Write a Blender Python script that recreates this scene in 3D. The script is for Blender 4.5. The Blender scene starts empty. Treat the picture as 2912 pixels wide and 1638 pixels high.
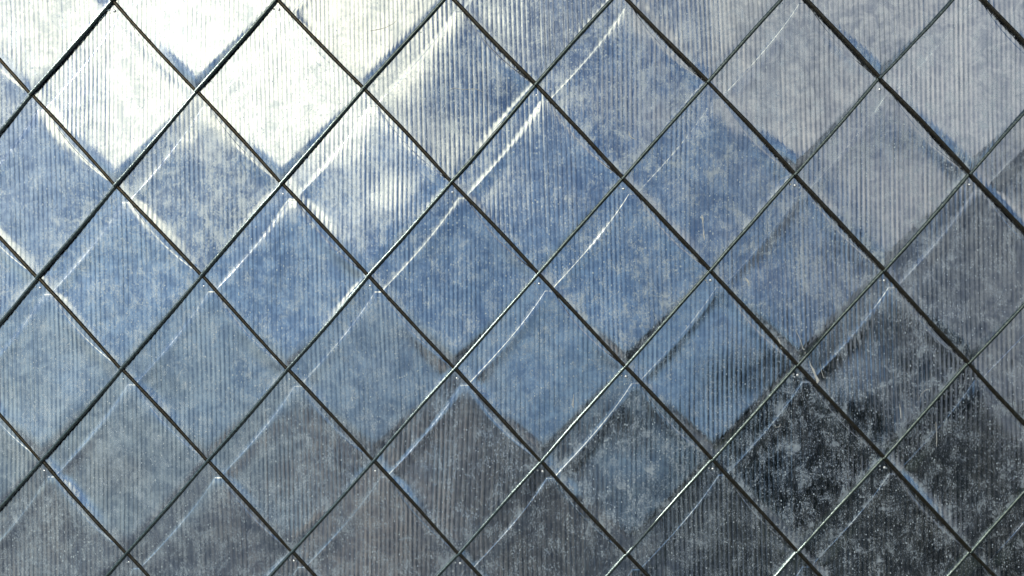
import bpy, math, random
import numpy as np
from mathutils import Matrix, Vector
R = math.radians
rng = np.random.default_rng(11)
S = bpy.context.scene
COL = S.collection

# ------------------------------------------------------------------ camera
LEAN = R(18.0)                      # the shingled wall leans back like a steep mansard
CAM_H = 1.62
LOC = Vector((0.18876, -1.87958, 0.00429))          # camera in wall coordinates
YAW, PIT, ROL = 0.02724, -0.02017, 0.01289
WALL_ROT = Matrix.Rotation(-LEAN, 4, 'X')          # top of wall goes away from camera
WALL_ORG = Vector((0, 0, CAM_H)) - (WALL_ROT @ Vector((0, LOC.y, 0)))
WALL = Matrix.Translation(Vector((0, WALL_ORG.y, WALL_ORG.z))) @ WALL_ROT
cam_d = bpy.data.cameras.new('camera')
cam = bpy.data.objects.new('camera', cam_d)
COL.objects.link(cam)
cam_d.sensor_width = 36
cam_d.lens = 28
cam_d.clip_start = 0.05
cam_d.clip_end = 3000
rot = (Matrix.Rotation(YAW, 4, 'Z') @ Matrix.Rotation(PIT, 4, 'X') @ Matrix.Rotation(ROL, 4, 'Y')
       @ Matrix.Rotation(R(90), 4, 'X'))
cam.matrix_world = WALL @ Matrix.Translation(LOC) @ rot
S.camera = cam

# ------------------------------------------------------------------ light
SUN_AZ, SUN_EL = R(-66), R(40)      # azimuth counted from straight behind the camera, minus = left
sun_dir = Vector((math.sin(SUN_AZ) * math.cos(SUN_EL), -math.cos(SUN_AZ) * math.cos(SUN_EL), math.sin(SUN_EL)))
sd = bpy.data.lights.new('sun', 'SUN')
sd.energy = 2.0
sd.angle = R(0.6)
sd.color = (1.0, 0.96, 0.90)
so = bpy.data.objects.new('sun', sd)
COL.objects.link(so)
so.rotation_euler = sun_dir.to_track_quat('Z', 'Y').to_euler()

wd = bpy.data.worlds.new('World')
S.world = wd
wd.use_nodes = True
nt = wd.node_tree
nt.nodes.clear()


class G:
    """tiny node-graph helper"""
    def __init__(self, tree): self.t = tree

    def n(self, kind, **kw):
        nd = self.t.nodes.new(kind)
        for k, v in kw.items(): setattr(nd, k, v)
        return nd

    def put(self, sock, v):
        if v is None: return
        if hasattr(v, 'is_output') or isinstance(v, bpy.types.NodeSocket): self.t.links.new(v, sock)
        else: sock.default_value = v

    def m(self, op, a, b=None, c=None, clamp=False):
        nd = self.n('ShaderNodeMath', operation=op, use_clamp=clamp)
        self.put(nd.inputs[0], a); self.put(nd.inputs[1], b)
        if c is not None: self.put(nd.inputs[2], c)
        return nd.outputs[0]

    def v(self, op, a, b=None):
        nd = self.n('ShaderNodeVectorMath', operation=op)
        self.put(nd.inputs[0], a)
        if b is not None: self.put(nd.inputs[3 if op == 'SCALE' else 1], b)
        return nd.outputs['Value'] if op in ('DOT_PRODUCT', 'LENGTH', 'DISTANCE') else nd.outputs[0]

    def ss(self, x, lo, hi, a=0.0, b=1.0):
        nd = self.n('ShaderNodeMapRange', interpolation_type='SMOOTHSTEP')
        for i, q in enumerate((x, lo, hi, a, b)): self.put(nd.inputs[i], q)
        return nd.outputs[0]

    def noise(self, vec, scale, detail=4, rough=0.55, dist=0.0):
        nd = self.n('ShaderNodeTexNoise')
        self.put(nd.inputs['Vector'], vec)
        nd.inputs['Scale'].default_value = scale
        nd.inputs['Detail'].default_value = detail
        nd.inputs['Roughness'].default_value = rough
        nd.inputs['Distortion'].default_value = dist
        return nd.outputs[0]

    def mix(self, f, a, b):
        nd = self.n('ShaderNodeMix', data_type='RGBA')
        self.put(nd.inputs[0], f); self.put(nd.inputs[6], a); self.put(nd.inputs[7], b)
        return nd.outputs[2]


def dirv(az, el):
    az, el = R(az), R(el)
    return (math.sin(az) * math.cos(el), -math.cos(az) * math.cos(el), math.sin(el))


g = G(nt)
sky = g.n('ShaderNodeTexSky', sky_type='NISHITA', sun_disc=False)
sky.sun_elevation = SUN_EL
sky.sun_rotation = math.atan2(sun_dir.x, sun_dir.y)
sky.air_density = 1.6
sky.dust_density = 0.3
sky.ozone_density = 4.0
tc = g.n('ShaderNodeTexCoord').outputs['Generated']
flat = g.v('MULTIPLY', tc, (1, 1, 2.1))
n1 = g.noise(flat, 2.3, 7, 0.6, 0.35)
n2 = g.noise(flat, 7.0, 5, 0.6)
cov = g.m('ADD', g.m('MULTIPLY', n1, 0.75), g.m('MULTIPLY', n2, 0.25))
# the banks of cloud that the metal mirrors: a bright one up left near the sun, a greyer one to the right
for az, el, wid, amp in ((-21, 42, 13, 0.44), (15, 38, 5, 0.30), (31, 41, 9, 0.32), (23, 28, 8, 0.13), (36, 30, 9, 0.2), (-36, 22, 8, -0.12), (1, 43, 7, -0.17)):
    dt = g.v('DOT_PRODUCT', tc, dirv(az, el))
    cov = g.m('ADD', cov, g.ss(dt, math.cos(R(wid * 1.9)), 1.0, 0.0, amp))
mask = g.ss(cov, 0.60, 0.72)
bright = g.ss(g.v('DOT_PRODUCT', tc, tuple(sun_dir)), 0.35, 0.85)
cloud = g.mix(bright, (7.4, 7.4, 7.2, 1), (29.0, 27.3, 20.8, 1))
cloud = g.mix(g.ss(n2, 0.35, 0.7), cloud, g.v('SCALE', cloud, 0.8))
sepd = g.n('ShaderNodeSeparateXYZ')
g.put(sepd.inputs[0], tc)
lowhaze = g.ss(g.m('ADD', sepd.outputs[2], g.m('MULTIPLY', g.m('SUBTRACT', n1, 0.5), 0.25)), 0.0, 0.38, 0.85, 0.0)
air = g.mix(lowhaze, sky.outputs[0], (1.75, 2.35, 3.15, 1))
cirrus = g.ss(g.noise(g.v('MULTIPLY', tc, (1, 1, 3.0)), 4.5, 8, 0.68, 1.2), 0.47, 0.75, 0.0, 0.34)
air = g.mix(cirrus, air, cloud)
colr = g.mix(g.m('MULTIPLY', mask, 0.95), air, cloud)
bg = g.n('ShaderNodeBackground')
g.put(bg.inputs[0], colr)
bg.inputs[1].default_value = 0.11
wo = g.n('ShaderNodeOutputWorld')
nt.links.new(bg.outputs[0], wo.inputs[0])

S.view_settings.view_transform = 'Standard'
S.view_settings.look = 'None'
S.view_settings.gamma = 1
S.view_settings.use_curve_mapping = False
S.view_settings.exposure = 0.0
S.render.engine = 'CYCLES'
S.cycles.max_bounces = 5


# ------------------------------------------------------------------ helpers
def new_mat(name):
    m = bpy.data.materials.new(name)
    m.use_nodes = True
    m.node_tree.nodes.clear()
    gg = G(m.node_tree)
    p = gg.n('ShaderNodeBsdfPrincipled')
    o = gg.n('ShaderNodeOutputMaterial')
    m.node_tree.links.new(p.outputs[0], o.inputs[0])
    return m, gg, p


def mesh_obj(name, verts, faces, mat, parent=None, smooth=True):
    me = bpy.data.meshes.new(name)
    me.from_pydata([tuple(v) for v in verts] if not isinstance(verts, list) else verts, [], faces)
    me.materials.append(mat)
    if smooth: me.polygons.foreach_set('use_smooth', [True] * len(me.polygons))
    o = bpy.data.objects.new(name, me)
    COL.objects.link(o)
    if parent is not None: o.parent = parent
    return o


def grid_mesh(name, X, Y, Z, mat, smooth=True):
    """X,Y,Z arrays of shape (cols, rows)"""
    c, r = X.shape
    me = bpy.data.meshes.new(name)
    me.vertices.add(c * r)
    me.vertices.foreach_set('co', np.stack([X, Y, Z], -1).astype(np.float32).ravel())
    i = (np.arange(c - 1)[:, None] * r + np.arange(r - 1)[None, :]).ravel()
    q = np.stack([i, i + r, i + r + 1, i + 1], 1)
    nf = len(q)
    me.loops.add(nf * 4)
    me.loops.foreach_set('vertex_index', q.ravel().astype(np.int32))
    me.polygons.add(nf)
    me.polygons.foreach_set('loop_start', (np.arange(nf) * 4).astype(np.int32))
    me.polygons.foreach_set('use_smooth', np.full(nf, smooth))
    me.update(calc_edges=True)
    me.materials.append(mat)
    return me


def box(verts, faces, x0, x1, y0, y1, z0, z1):
    b = len(verts)
    verts += [(x0, y0, z0), (x1, y0, z0), (x1, y1, z0), (x0, y1, z0), (x0, y0, z1), (x1, y0, z1), (x1, y1, z1), (x0, y1, z1)]
    faces += [tuple(b + k for k in f) for f in ((0, 3, 2, 1), (4, 5, 6, 7), (0, 1, 5, 4), (1, 2, 6, 5), (2, 3, 7, 6), (3, 0, 4, 7))]


# ------------------------------------------------------------------ materials
def zinc():
    m, q, p = new_mat('weathered_ribbed_metal')
    tco = q.n('ShaderNodeTexCoord').outputs['Object']
    rnd = q.n('ShaderNodeObjectInfo').outputs['Random']
    off = q.n('ShaderNodeCombineXYZ')
    q.put(off.inputs[0], q.m('MULTIPLY', rnd, 37.0))
    q.put(off.inputs[1], q.m('MULTIPLY', rnd, 11.0))
    q.put(off.inputs[2], q.m('MULTIPLY', rnd, 91.0))
    P = q.v('ADD', tco, off.outputs[0])
    vert = q.v('MULTIPLY', P, (1, 1, 0.16))           # rain streaks
    vert2 = q.v('MULTIPLY', P, (1, 1, 0.6))
    cloudy = q.noise(P, 11, 5, 0.62, 0.6)
    blot = q.noise(vert2, 40, 6, 0.7, 0.4)
    streak = q.noise(vert, 150, 4, 0.65)
    fine = q.noise(vert2, 300, 4, 0.8)
    vo = q.n('ShaderNodeTexVoronoi', feature='F1')
    q.put(vo.inputs['Vector'], q.v('MULTIPLY', P, (1, 1, 0.75)))
    vo.inputs['Scale'].default_value = 185
    vo.inputs['Randomness'].default_value = 1
    sep = q.n('ShaderNodeSeparateColor')
    q.put(sep.inputs[0], vo.outputs['Color'])
    dotr = q.m('MULTIPLY', q.m('POWER', sep.outputs[0], 4.0), 0.36)
    dots = q.m('MULTIPLY', q.ss(q.m('SUBTRACT', dotr, vo.outputs['Distance']), 0.0, 0.10), 1.0)
    # chalky mineral dust lying on the metal
    a = q.ss(cloudy, 0.38, 0.72)
    b = q.ss(blot, 0.46, 0.74)
    c = q.ss(streak, 0.45, 0.75)
    f = q.ss(fine, 0.50, 0.70)
    dust = q.m('ADD', q.m('MULTIPLY', a, 0.05), q.m('MULTIPLY', b, 0.24))
    dust = q.m('ADD', dust, q.m('MULTIPLY', c, 0.08))
    dust = q.m('ADD', dust, q.m('MULTIPLY', q.m('MULTIPLY', f, q.ss(blot, 0.34, 0.60, 0.25, 1.0)), 0.62))
    wisp = q.ss(q.noise(P, 27, 7, 0.72, 1.6), 0.50, 0.70)
    dust = q.m('ADD', dust, q.m('MULTIPLY', q.m('MULTIPLY', wisp, q.ss(cloudy, 0.38, 0.62)), 0.36))
    dust = q.m('ADD', dust, q.m('MULTIPLY', dots, 0.75), clamp=True)
    la = q.n('ShaderNodeAttribute', attribute_name='lap').outputs['Fac']
    dust = q.m('ADD', dust, q.m('MULTIPLY', q.m('MULTIPLY', la, q.ss(blot, 0.36, 0.66)), 0.38), clamp=True)
    metal = q.mix(q.ss(q.m('ADD', q.m('MULTIPLY', q.noise(P, 34, 6, 0.7, 0.8), 0.6), q.m('MULTIPLY', blot, 0.4)), 0.40, 0.61), (0.29, 0.335, 0.42, 1), (0.56, 0.60, 0.65, 1))
    metal = q.mix(q.m('MULTIPLY', q.ss(q.noise(vert2, 75, 4, 0.6), 0.5, 0.72), 0.35), metal, (0.30, 0.34, 0.41, 1))
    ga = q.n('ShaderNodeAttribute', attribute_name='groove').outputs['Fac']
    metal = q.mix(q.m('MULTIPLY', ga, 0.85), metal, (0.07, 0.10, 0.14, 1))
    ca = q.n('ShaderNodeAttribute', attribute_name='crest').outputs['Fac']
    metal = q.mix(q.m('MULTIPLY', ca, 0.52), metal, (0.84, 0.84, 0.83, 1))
    vr = q.m('FRACT', q.m('MULTIPLY', rnd, 7.31))
    metal = q.v('SCALE', metal, q.m('ADD', 0.88, q.m('MULTIPLY', vr, 0.22)))
    dust = q.m('MULTIPLY', dust, q.m('ADD', 0.75, q.m('MULTIPLY', q.m('FRACT', q.m('MULTIPLY', rnd, 13.7)), 0.55)), clamp=True)
    col = q.mix(dust, metal, (0.54, 0.60, 0.62, 1))
    q.put(p.inputs['Base Color'], col)
    q.put(p.inputs['Metallic'], q.m('SUBTRACT', 1.0, q.m('MULTIPLY', dust, 0.45), clamp=True))
    ro = q.m('ADD', 0.05, q.m('MULTIPLY', blot, 0.10))
    ro = q.m('ADD', ro, q.m('MULTIPLY', dust, 0.60), clamp=True)
    q.put(p.inputs['Roughness'], ro)
    bu = q.n('ShaderNodeBump')
    bu.inputs['Strength'].default_value = 0.25
    bu.inputs['Distance'].default_value = 0.0006
    hgt = q.m('ADD', q.m('MULTIPLY', blot, 0.6), q.m('MULTIPLY', streak, 0.5))
    hgt = q.m('ADD', hgt, q.m('MULTIPLY', dots, 0.5))
    hgt = q.m('ADD', hgt, q.m('MULTIPLY', q.noise(q.v('MULTIPLY', P, (1, 1, 0.04)), 700, 3, 0.6), 0.35))
    q.put(bu.inputs['Height'], hgt)
    q.put(p.inputs['Normal'], bu.outputs[0])
    return m


def hem_mat(name, ca, cb, rough):
    m, q, p = new_mat(name)
    tco = q.n('ShaderNodeTexCoord').outputs['Object']
    n = q.noise(tco, 160, 4, 0.6)
    q.put(p.inputs['Base Color'], q.mix(q.ss(n, 0.4, 0.7), ca, cb))
    p.inputs['Metallic'].default_value = 0.9
    q.put(p.inputs['Roughness'], q.m('ADD', rough, q.m('MULTIPLY', n, 0.15)))
    bu = q.n('ShaderNodeBump')
    bu.inputs['Strength'].default_value = 0.4
    bu.inputs['Distance'].default_value = 0.0008
    q.put(bu.inputs['Height'], n)
    q.put(p.inputs['Normal'], bu.outputs[0])
    return m


def flat_mat(name, a, b, scale, rough=0.8, metal=0.0, lo=0.4, hi=0.65):
    m, q, p = new_mat(name)
    tco = q.n('ShaderNodeTexCoord').outputs['Object']
    n = q.noise(tco, scale, 6, 0.65)
    q.put(p.inputs['Base Color'], q.mix(q.ss(n, lo, hi), a + (1,), b + (1,)))
    p.inputs['Roughness'].default_value = rough
    p.inputs['Metallic'].default_value = metal
    return m


M_ZINC = zinc()
M_HEM_SHADED = hem_mat('dark_brown_hem_shaded', (0.055, 0.045, 0.030, 1), (0.085, 0.080, 0.065, 1), 0.25)  # lower left hems: shade and dark reflection put into the colour
M_HEM_LIT = hem_mat('green_grey_hem_lit', (0.10, 0.125, 0.118, 1), (0.19, 0.225, 0.21, 1), 0.12)  # same hem metal on the lower right, sky highlight put into the colour
M_RIVET = flat_mat('bright_rivet', (0.75, 0.76, 0.74), (0.9, 0.9, 0.87), 300, 0.32, 0.8)
M_BACK = flat_mat('dark_underlay', (0.012, 0.011, 0.010), (0.02, 0.018, 0.015), 8)
M_PAVE = flat_mat('grey_paving', (0.11, 0.13, 0.145), (0.19, 0.205, 0.21), 1.2)
M_LAWN = flat_mat('lawn', (0.018, 0.028, 0.014), (0.035, 0.05, 0.022), 2.0)
M_BARK = flat_mat('bark', (0.05, 0.04, 0.03), (0.09, 0.07, 0.05), 9)
M_LEAF = flat_mat('leaves', (0.022, 0.036, 0.018), (0.05, 0.07, 0.03), 3.0)
M_WALL = flat_mat('beige_render', (0.88, 0.72, 0.58), (0.92, 0.79, 0.66), 1.5)
M_ROOF = flat_mat('brown_roof', (0.46, 0.39, 0.35), (0.54, 0.47, 0.42), 4)
M_GLASS = flat_mat('window_glass', (0.03, 0.035, 0.04), (0.05, 0.055, 0.06), 2, 0.08)
M_TRIM = flat_mat('pale_trim', (0.55, 0.52, 0.47), (0.62, 0.6, 0.55), 5)

# ------------------------------------------------------------------ ground
gv, gf = [], []
gv += [(-1500, -1500, 0), (1500, -1500, 0), (1500, 1500, 0), (-1500, 1500, 0)]
o = mesh_obj('lawn_ground', gv, [(0, 1, 2, 3)], M_LAWN, smooth=False)
o.name = 'ground'
o['kind'] = 'structure'
pv = [(-60, -40, 0.004), (2.2, -40, 0.004), (2.2, 6, 0.004), (-60, 6, 0.004)]
o = mesh_obj('pavement', pv, [(0, 1, 2, 3)], M_PAVE, smooth=False)
o['kind'] = 'structure'

# ------------------------------------------------------------------ the shingled wall
W, H = 0.4, 0.43986
FP = 28 / 36 * 2912
# crossings of the seams measured on the photograph, rows from the top, in pixels of the 2912 wide picture
ROWS = [[(322, 2), (789, -2), (1277, -15), (1761, -23), (2255, -38), (2749, -47)],
        [(92, 269), (561.5, 260), (1036, 252.5), (1524, 241), (2012, 234), (2498.5, 222.6)],
        [(332, 528), (803, 522), (1284.7, 518), (1771, 507), (2259, 496), (2755, 494)],
        [(111, 789), (576.6, 783), (1049, 783.4), (1531.5, 777.8), (2019, 768.6), (2511.7, 768.6)],
        [(348.6, 1049), (819.6, 1049), (1294.8, 1047), (1778, 1041.6), (2266.4, 1036.6), (2751.3, 1031)],
        [(122.5, 1308.7), (593.5, 1308.7), (1064.2, 1308.7), (1539, 1310.6), (2025, 1305), (2511.7, 1299.5)],
        [(363.7, 1570.6), (832.8, 1566.8), (1305.4, 1572.5), (1782, 1572.5), (2266.4, 1565.6), (2757, 1565.6)]]
M3 = (Matrix.Rotation(YAW, 3, 'Z') @ Matrix.Rotation(PIT, 3, 'X') @ Matrix.Rotation(ROL, 3, 'Y'))
LAT = {}
for r, row in enumerate(ROWS):
    for i, (px, py) in enumerate(row):
        d = M3 @ Vector(((px - 1456) / FP, 1.0, (819 - py) / FP))
        t = -LOC.y / d.y
        LAT[(2 * i + (1 if r % 2 == 0 else 0) - 5, 3 - r)] = (LOC.x + d.x * t, LOC.z + d.z * t)


def corner(a, q):
    if (a, q) in LAT: return LAT[(a, q)]
    rr = random.Random(a * 97 + q * 13)
    # carry the nearest measured deviation on past the frame
    ka = min(max(a, -5), 5); best = min(LAT, key=lambda k: (k[0] - a) ** 2 + (k[1] - q) ** 2)
    dx = LAT[best][0] - best[0] * W / 2
    dz = LAT[best][1] - best[1] * H / 2
    return (a * W / 2 + dx + rr.uniform(-.001, .001), q * H / 2 + dz + rr.uniform(-.001, .001))


wall = bpy.data.objects.new('shingled_wall', None)
COL.objects.link(wall)
wall.matrix_world = WALL
wall['label'] = 'weathered blue-grey metal wall of diamond shingles with fine vertical ribs and dark folded seams'
wall['category'] = 'wall'

PITCH = 0.0108
LAP = 0.009
NZ1 = 22


def vnoise(x, z, seed, scale):
    """smooth value noise, arrays in metres"""
    r = np.random.default_rng(seed)
    T = r.uniform(-1, 1, (64, 64))
    u = x / scale + 200.37; v = z / scale + 200.71
    iu = np.floor(u).astype(int); iv = np.floor(v).astype(int)
    fu = u - iu; fv = v - iv
    fu = fu * fu * (3 - 2 * fu); fv = fv * fv * (3 - 2 * fv)
    a = T[iu % 64, iv % 64]; b = T[(iu + 1) % 64, iv % 64]
    c = T[iu % 64, (iv + 1) % 64]; d = T[(iu + 1) % 64, (iv + 1) % 64]
    return (a * (1 - fu) + b * fu) * (1 - fv) + (c * (1 - fu) + d * fu) * fv


def sst(x, a, b):
    t = np.clip((x - a) / (b - a), 0, 1)
    return t * t * (3 - 2 * t)


# how single sheets lean in their seats: degrees about the vertical (+ = faces right) and outward/upward (+ = faces up)
TILT = {(-4, 3): (-.2, .9), (-2, 3): (-.3, .6), (0, 3): (1.6, -.9), (2, 3): (.8, -.5), (4, 3): (-.5, 1.2), (6, 3): (.5, .5),
        (-5, 2): (-.5, -1.3), (-3, 2): (.4, -1.3), (-1, 2): (-.2, -.5), (1, 2): (-.3, -.2), (3, 2): (.4, -1.3), (5, 2): (.5, .2),
        (-4, 1): (-.3, -.8), (-2, 1): (1.2, -.4), (0, 1): (.1, .6), (2, 1): (-.3, .5), (4, 1): (-.2, 1.6), (6, 1): (.4, .6),
        (-1, 4): (-.9, .2), (1, 4): (.6, -.8), (3, 4): (-.4, -.5), (5, 4): (.3, .9), (-1, 0): (.4, .2), (1, 0): (-.2, .4),
        (3, 1): (0, 0), (3, 0): (-.4, 1.1), (-2, -1): (.2, -.3), (0, -1): (-.6, .1), (2, -1): (-.9, 1.4), (-3, 0): (.3, -.4)}


def base_height(x, z, T, B):
    """height of the seat the sheet is fixed on: every sheet laps over the two below"""
    return LAP * (T[1] - z) / (T[1] - B[1])


def make_shingle(a, q):
    T, L, Rr, B = corner(a, q), corner(a - 1, q - 1), corner(a + 1, q - 1), corner(a, q - 2)
    seed = (a + 50) * 131 + (q + 50) * 17
    r = random.Random(seed)
    tilt = TILT.get((a, q), (r.gauss(0, 0.8), r.gauss(0, 0.8)))
    tilt = (R(tilt[0]), R(tilt[1]))
    cx = (L[0] + Rr[0]) / 2; cz = (T[1] + B[1]) / 2
    sub = 10
    nc = int((Rr[0] - L[0]) / PITCH * sub)
    xs = np.linspace(L[0], Rr[0], nc + 1)
    lowl = B[1] + (L[1] - B[1]) * (B[0] - xs) / (B[0] - L[0])
    lowr = B[1] + (Rr[1] - B[1]) * (xs - B[0]) / (Rr[0] - B[0])
    low = np.where(xs < B[0], lowl, lowr)
    upl = T[1] + (L[1] - T[1]) * (T[0] - xs) / (T[0] - L[0])
    upr = T[1] + (Rr[1] - T[1]) * (xs - T[0]) / (Rr[0] - T[0])
    up = np.where(xs < T[0], upl, upr)
    # crease where the sheet is pressed down to slip under the sheets above
    tx0 = T[0] + 0.013 + r.uniform(-.002, .002); tx1 = tx0 + 0.020; tz = T[1] - 0.040 + r.uniform(-.002, .002)
    ex, ez = L[0] + 0.038, L[1] - 0.030
    t = np.clip((tx0 - xs) / (tx0 - ex), 0, 1.25)
    cl = tz + (ez - tz) * t - 0.011 * np.sin(np.pi * np.clip(t, 0, 1) ** 0.75)
    s = np.clip((xs - tx1) / (Rr[0] - tx1), 0, 1)
    ro = (T[1] - tz) - (tx1 - T[0]) * (T[1] - Rr[1]) / (Rr[0] - T[0])
    cr = upr - (ro + 0.003 * 0) * (1 - s) - 0.026 * np.sin(np.pi * s) ** 0.8 * (1 - 0.45 * s)
    crease = np.where(xs < tx0, cl, np.where(xs > tx1, cr, tz))
    top = up + 0.009
    crease = np.clip(crease, low + 0.0008, up - 0.0005)
    step = r.uniform(0.0004, 0.0010) * (1.0 if cx < 0.45 else 0.65)
    sw = 0.0030 + 0.0004 * r.random()                                     # width of the pressed step
    # samples in every column
    f1 = np.linspace(0, 1, NZ1)
    c0 = np.maximum(crease - sw / 2, low + 0.0004); c1 = np.minimum(crease + sw / 2, top - 0.001)
    Z = [low + (c0 - low) * k for k in f1]
    Z += [c0 + (c1 - c0) * k for k in (0.25, 0.5, 0.75, 1.0)]
    Z += [c1 + (top - c1) * k for k in (0.15, 0.3, 0.5, 0.75, 1.0)]
    Z = np.stack(Z, 1)
    X = np.repeat(xs[:, None], Z.shape[1], 1)
    base = base_height(X, Z, T, B)
    dx, dz = X - cx, Z - cz
    h = base - math.tan(tilt[0]) * dx - math.tan(tilt[1]) * dz
    h = h - 0.05 * dx ** 2 + 0.11 * dz ** 2 - 0.0022
    # soft dents
    h = h + vnoise(X, Z, seed, 0.11) * 0.0011 + vnoise(X, Z, seed + 1, 0.05) * 0.00022
    # held down along the folded lower edges and again where it slips under the sheets above
    dl = (Z - low[:, None]) * 0.66
    right = sst(X, B[0] - 0.004, B[0] + 0.03)
    k = np.clip(1 - dl / (0.034 - 0.014 * right), 0, 1) ** 2
    k = k * k * (3 - 2 * k) * (1 - 0.4 * right)
    h = h * (1 - k) + (base - 0.0010 - 0.0020 * right) * k
    du = (c0[:, None] - Z) * 0.66
    k2 = np.clip(1 - du / 0.045, 0, 1) ** 2
    k2 = k2 * k2 * (3 - 2 * k2) * 0.5
    h = h * (1 - k2) + (base - 0.0008) * k2
    # pressed step
    st = sst(Z, c0[:, None], c1[:, None])
    h = h - step * st * (0.8 + 0.5 * vnoise(X, X * 0, seed + 31, 0.035)[:, :1])
    # reeding: shallow convex ribs meeting in fine grooves
    wob = 0.0007 * vnoise(X * 0.6, Z * 0.35, seed + 7, 0.06)
    pit = PITCH * r.uniform(0.94, 1.07)
    u = (X + wob + dz * math.tan(R(r.gauss(0, 0.9))) + r.uniform(0, 1) * pit) / pit
    iu = np.floor(u).astype(int)
    fr = u - np.floor(u) - 0.5
    per = np.random.default_rng(seed + 3).uniform(0.55, 1.35, 400)[(iu % 400)]
    loc = 0.75 + 0.45 * vnoise(X, Z, seed + 5, 0.09)
    slope = R(8.5) * r.uniform(0.9, 1.6)
    h = h + per * loc * slope * PITCH * (0.125 - 0.5 * fr ** 2) * 1.0
    Y = -h
    me = grid_mesh('shingle', X - cx, Y, Z - cz, M_ZINC)
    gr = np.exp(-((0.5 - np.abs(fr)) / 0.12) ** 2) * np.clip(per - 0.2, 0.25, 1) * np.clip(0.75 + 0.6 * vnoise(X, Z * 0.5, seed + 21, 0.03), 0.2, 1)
    at = me.attributes.new('groove', 'FLOAT', 'POINT')
    at.data.foreach_set('value', gr.astype(np.float32).ravel())
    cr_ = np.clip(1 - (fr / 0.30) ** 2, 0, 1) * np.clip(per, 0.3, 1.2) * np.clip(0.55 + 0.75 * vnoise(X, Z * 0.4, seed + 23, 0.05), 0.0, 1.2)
    lap = np.exp(-np.maximum(Z - low[:, None], 0) / 0.016) + 0.35 * np.exp(-np.maximum(Z - c1[:, None], 0) / 0.008) * (Z > c0[:, None])
    at = me.attributes.new('lap', 'FLOAT', 'POINT')
    at.data.foreach_set('value', np.clip(lap, 0, 1).astype(np.float32).ravel())
    at = me.attributes.new('crest', 'FLOAT', 'POINT')
    at.data.foreach_set('value', cr_.astype(np.float32).ravel())
    ob = bpy.data.objects.new('shingle', me)
    COL.objects.link(ob)
    ob.parent = wall
    ob.location = (cx, 0, cz)

    # folded hems along the two lower edges
    def hem(P0, P1, rad, lift, sd, mt):
        n = 22
        t = np.linspace(-0.012, 1.012, n)
        rr = np.random.default_rng(sd)
        nx, nz = -(P1[1] - P0[1]), (P1[0] - P0[0])
        ln = math.hypot(nx, nz); nx /= ln; nz /= ln
        bow = rr.uniform(-0.0024, 0.0024) * np.sin(np.pi * t) + np.convolve(rr.normal(0, 0.00032, n + 4), [.2] * 5, 'valid')
        px = P0[0] + (P1[0] - P0[0]) * t + nx * bow
        pz = P0[1] + (P1[1] - P0[1]) * t + nz * bow
        hh = base_height(px, pz, T, B) + lift
        m = 11
        ang = np.linspace(R(-115), R(115), m)
        rv = rad * (1 + 0.07 * np.convolve(rr.normal(0, 1, n + 2), [.33] * 3, 'valid'))
        PX = px[:, None] + nx * np.sin(ang)[None, :] * rv[:, None]
        PZ = pz[:, None] + nz * np.sin(ang)[None, :] * rv[:, None]
        PY = -(hh[:, None] - 0.0036 + np.cos(ang)[None, :] * rv[:, None] * 0.9)
        me = grid_mesh('hem', PX - cx, PY, PZ - cz, mt)
        ho = bpy.data.objects.new('hem', me)
        COL.objects.link(ho)
        ho.parent = ob
    hem(L, B, 0.0047, 0.0010, seed + 11, M_HEM_SHADED)
    hem(B, Rr, 0.0043, 0.0021, seed + 12, M_HEM_LIT)
    # two or three bright rivet heads just under the upper corner
    for dx, dz, rad in ((0.0025, -0.0245, 0.0037), (-0.0085, -0.0222, 0.0027), (-0.0065, -0.0290, 0.0018)):
        if rad < 0.002 and r.random() < 0.5: continue
        x = T[0] + dx + r.uniform(-.0012, .0012); z = T[1] + dz + r.uniform(-.0015, .0012)
        hh = float(base_height(x, z, T, B)) - 0.0008 - step - 0.0004
        th = np.linspace(0, 2 * np.pi, 13); ph = np.linspace(0, np.pi / 2, 5)
        PX = x + np.outer(np.cos(th), np.cos(ph)) * rad
        PZ = z + np.outer(np.sin(th), np.cos(ph)) * rad
        PY = -(hh + np.outer(np.ones(13), np.sin(ph)) * rad * 0.85)
        me = grid_mesh('rivet', PX - cx, PY, PZ - cz, M_RIVET)
        ro_ = bpy.data.objects.new('rivet', me)
        COL.objects.link(ro_)
        ro_.parent = ob
    return ob


for q in range(-6, 8):
    for a in range(-9, 10):
        if (a + (3 - q)) % 2 == (0 if True else 1):
            make_shingle(a, q)

bv, bf = [], []
box(bv, bf, -2.2, 2.2, 0.02, 0.10, -1.62, 1.8)
mesh_obj('underlay', bv, bf, M_BACK, wall, smooth=False)


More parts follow.
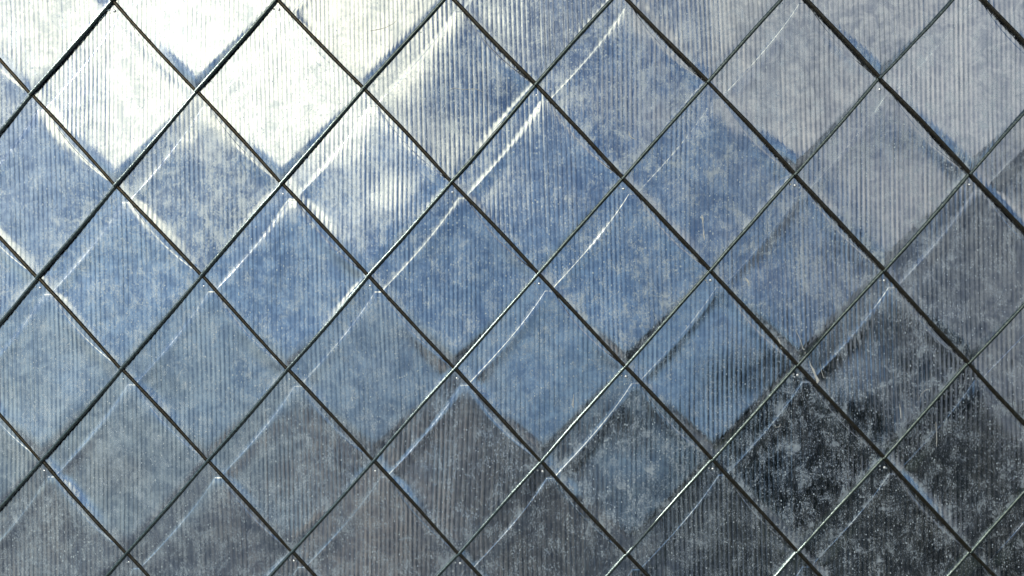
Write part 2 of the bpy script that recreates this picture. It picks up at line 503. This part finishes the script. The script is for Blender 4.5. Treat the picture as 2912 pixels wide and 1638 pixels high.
# ------------------------------------------------------------------ what stands behind the camera and shows in the metal
def tree_meshes(seed, h):
    rr = np.random.default_rng(seed)
    tv, tf = [], []
    segs = [((0, 0, 0), (0.1, 0.05, h * 0.45), 0.22, 0.14)]
    for k in range(7):
        an = k * 2.4 + rr.uniform(-.3, .3); z0 = h * rr.uniform(0.25, 0.45)
        segs.append(((0.05, 0.02, z0), (math.cos(an) * h * .22, math.sin(an) * h * .22, z0 + h * rr.uniform(.15, .35)), 0.09, 0.03))
    for p0, p1, r0, r1 in segs:
        p0, p1 = Vector(p0), Vector(p1); d = (p1 - p0).normalized()
        ax = d.orthogonal().normalized(); ay = d.cross(ax); b = len(tv)
        for p, rad in ((p0, r0), (p1, r1)):
            for j in range(8):
                tv.append(tuple(p + (ax * math.cos(j * math.pi / 4) + ay * math.sin(j * math.pi / 4)) * rad))
        for j in range(8): tf.append((b + j, b + (j + 1) % 8, b + 8 + (j + 1) % 8, b + 8 + j))
    n = 5200
    cl = rr.normal(0, 1, (34, 3)); cl /= np.linalg.norm(cl, axis=1)[:, None]
    cl = cl * rr.uniform(0.35, 1.0, (34, 1)) * np.array([h * .30, h * .30, h * .33]) + np.array([0, 0, h * .62])
    pick = cl[rr.integers(0, 34, n)] + rr.normal(0, h * 0.055, (n, 3))
    pick[:, 2] = np.maximum(pick[:, 2], h * 0.12)
    lv = []
    for p in pick:
        u = rr.normal(0, 1, 3); u /= np.linalg.norm(u)
        v = np.cross(u, rr.normal(0, 1, 3)); v /= np.linalg.norm(v)
        s = rr.uniform(.07, .15)
        lv += [tuple(p - u * s), tuple(p + v * s * .5), tuple(p + u * s), tuple(p - v * s * .5)]
    lf = [(4 * i, 4 * i + 1, 4 * i + 2, 4 * i + 3) for i in range(n)]
    return tv, tf, lv, lf


trees = [(2.3, -17, 3.7, 'small dark tree behind the camera, left of the row mirrored in the metal'),
         (5.6, -15.5, 5.9, 'broad dark tree behind the camera, mirrored in the lower right shingles'),
         (8.5, -16, 6.5, 'tallest dark tree behind the camera, mirrored at the right')]
for k, (x, y, h, lab) in enumerate(trees):
    t = bpy.data.objects.new('tree', None)
    COL.objects.link(t)
    t.location = (x, y, 0)
    t['label'] = lab; t['category'] = 'tree'; t['group'] = 'trees behind the camera'
    tv, tf, lv, lf = tree_meshes(40 + k, h)
    mesh_obj('trunk', tv, tf, M_BARK, t)
    mesh_obj('crown', lv, lf, M_LEAF, t, smooth=False)


lv, lf = [], []
rr = np.random.default_rng(5)
for i in range(9000):
    p = np.array([rr.uniform(3.3, 13.5), -12.4 + rr.normal(0, .28), rr.uniform(0.05, 1.9 + 0.25 * math.sin(i * .01))])
    u = rr.normal(0, 1, 3); u /= np.linalg.norm(u)
    v = np.cross(u, rr.normal(0, 1, 3)); v /= np.linalg.norm(v)
    sz = rr.uniform(.05, .11); b = len(lv)
    lv += [tuple(p - u * sz), tuple(p + v * sz * .5), tuple(p + u * sz), tuple(p - v * sz * .5)]
    lf.append((b, b + 1, b + 2, b + 3))
hd = mesh_obj('hedge', lv, lf, M_LEAF, smooth=False)  # unseen, added to hide the lawn and keep the mirrored lower right dark
hd['label'] = 'long dark clipped hedge behind the camera, added to darken the reflection under the mirrored trees'
hd['category'] = 'hedge'
hd['kind'] = 'stuff'


def building(name, x, y, rz, w, h, floors, wm, label):
    bd = bpy.data.objects.new(name, None)
    COL.objects.link(bd)
    bd.location = (x, y, 0)
    bd.rotation_euler = (0, 0, rz)
    bd['label'] = label
    bd['category'] = 'building'
    v_, f_ = [], []
    box(v_, f_, -w / 2, w / 2, -8, 0, 0, h)
    mesh_obj('wall', v_, f_, wm, bd, smooth=False)
    a = w / 2 + .5
    v_ = [(-a, -8.5, h + .002), (a, -8.5, h + .002), (a, .5, h + .002), (-a, .5, h + .002), (-a + 2.5, -4, h + 1.6), (a - 2.5, -4, h + 1.6)]
    f_ = [(0, 1, 5, 4), (1, 2, 5), (2, 3, 4, 5), (3, 0, 4), (3, 2, 1, 0)]
    mesh_obj('roof', v_, f_, M_ROOF, bd, smooth=False)
    n = int(w / 4.2)
    for i in range(n):
        for j in range(floors):
            cx_ = (i - (n - 1) / 2) * w / n; z = 0.9 + j * (h / floors)
            v_, f_ = [], []
            box(v_, f_, cx_ - .62, cx_ + .62, 0.003, .09, z - .1, z + 1.5)
            w_ = mesh_obj('window', v_, f_, M_TRIM, bd, smooth=False)
            v_, f_ = [], []
            box(v_, f_, cx_ - .52, cx_ + .52, 0.092, .10, z, z + 1.4)
            mesh_obj('pane', v_, f_, M_GLASS, w_, smooth=False)


building('beige_building', -8.4, -36, R(58), 15, 6.6, 2, M_WALL,
         'low pale beige rendered building behind the camera, mirrored faintly in the lower middle shingles')
building('grey_building', 14.0, -19, R(50), 12, 10.5, 3, flat_mat('grey_render', (0.74, 0.69, 0.64), (0.80, 0.76, 0.71), 1.5),
         'warm grey rendered building behind the camera, mirrored along the right edge')


# ------------------------------------------------------------------ dried splashes, drips and scratches on the sheets
M_CHALK = flat_mat('dried_residue', (0.42, 0.42, 0.38), (0.62, 0.61, 0.56), 400)
bpy.context.view_layer.update()
dg = bpy.context.evaluated_depsgraph_get()
WI = WALL.inverted()


def on_wall(px, py):
    d = Vector(((px - 1456) / FP, (819 - py) / FP, -1.0))
    d = (cam.matrix_world.to_3x3() @ d).normalized()
    hit, p, n, *_ = S.ray_cast(dg, cam.matrix_world.translation, d)
    return WI @ p


def ribbon(name, pts):
    """pts: (px, py, half width in mm) down the middle of the mark"""
    P = [on_wall(x, y) for x, y, _ in pts]
    vs, fs = [], []
    for i, p in enumerate(P):
        a = P[max(i - 1, 0)]; b = P[min(i + 1, len(P) - 1)]
        t = Vector((b.x - a.x, 0, b.z - a.z)).normalized()
        nn = Vector((-t.z, 0, t.x)); w = pts[i][2] / 1000
        y = p.y - 0.0003
        vs += [tuple(Vector((p.x, y, p.z)) - nn * w), (p.x, y - 0.0004 - w * 0.15, p.z), tuple(Vector((p.x, y, p.z)) + nn * w)]
    for i in range(len(P) - 1):
        b = 3 * i
        fs += [(b, b + 1, b + 4, b + 3), (b + 1, b + 2, b + 5, b + 4)]
    return mesh_obj(name, vs, fs, M_CHALK, wall)


ribbon('dried_drip', [(2262, 938, .5), (2274, 962, .7), (2283, 990, 1.0), (2290, 1005, 1.5)])
ribbon('dried_drip', [(2298, 1017, .4), (2306, 1040, .8), (2313, 1052, 2.4), (2319, 1068, 2.0), (2326, 1082, 3.6), (2324, 1090, 1.2)])
ribbon('dried_drip', [(2331, 1030, .2), (2337, 1058, .5), (2342, 1074, .6), (2350, 1074, .3)])
ribbon('dried_drip', [(1996, 611, .8), (1998, 622, 2.4), (1999, 634, 1.0), (2000, 652, .6), (2002, 672, 2.0), (2004, 684, .4)])
ribbon('dried_drip', [(2661, 1200, .5), (2664, 1250, .8), (2663, 1270, .5)])
ribbon('dried_drip', [(2558, 1150, .4), (2561, 1170, 1.2), (2562, 1190, .7)])
ribbon('dried_drip', [(1632, 1120, .3), (1630, 1140, .9), (1629, 1152, 1.6), (1631, 1160, .4)])
ribbon('dried_splash', [(1788, 372, .5), (1790, 384, 1.6), (1797, 392, 1.2), (1810, 397, .5)])
ribbon('dried_splash', [(2119, 790, .6), (2126, 798, 2.4), (2130, 806, 1.4), (2128, 815, .4)])
ribbon('dried_splash', [(2212, 960, .8), (2218, 975, 2.0), (2222, 990, .8)])
ribbon('scratch', [(1052, 88, .3), (1075, 84, .9), (1098, 78, .5), (1120, 66, .5), (1128, 58, .2)])
ribbon('scratch', [(1270, 262, .2), (1290, 250, .8), (1318, 255, .5), (1350, 252, .9), (1375, 262, .3)])
ribbon('scratch', [(2612, 1138, .2), (2620, 1120, .4), (2632, 1109, .5), (2650, 1105, .2)])
ribbon('scratch', [(2200, 1204, .2), (2205, 1215, .6), (2216, 1214, .6), (2221, 1204, .2)])
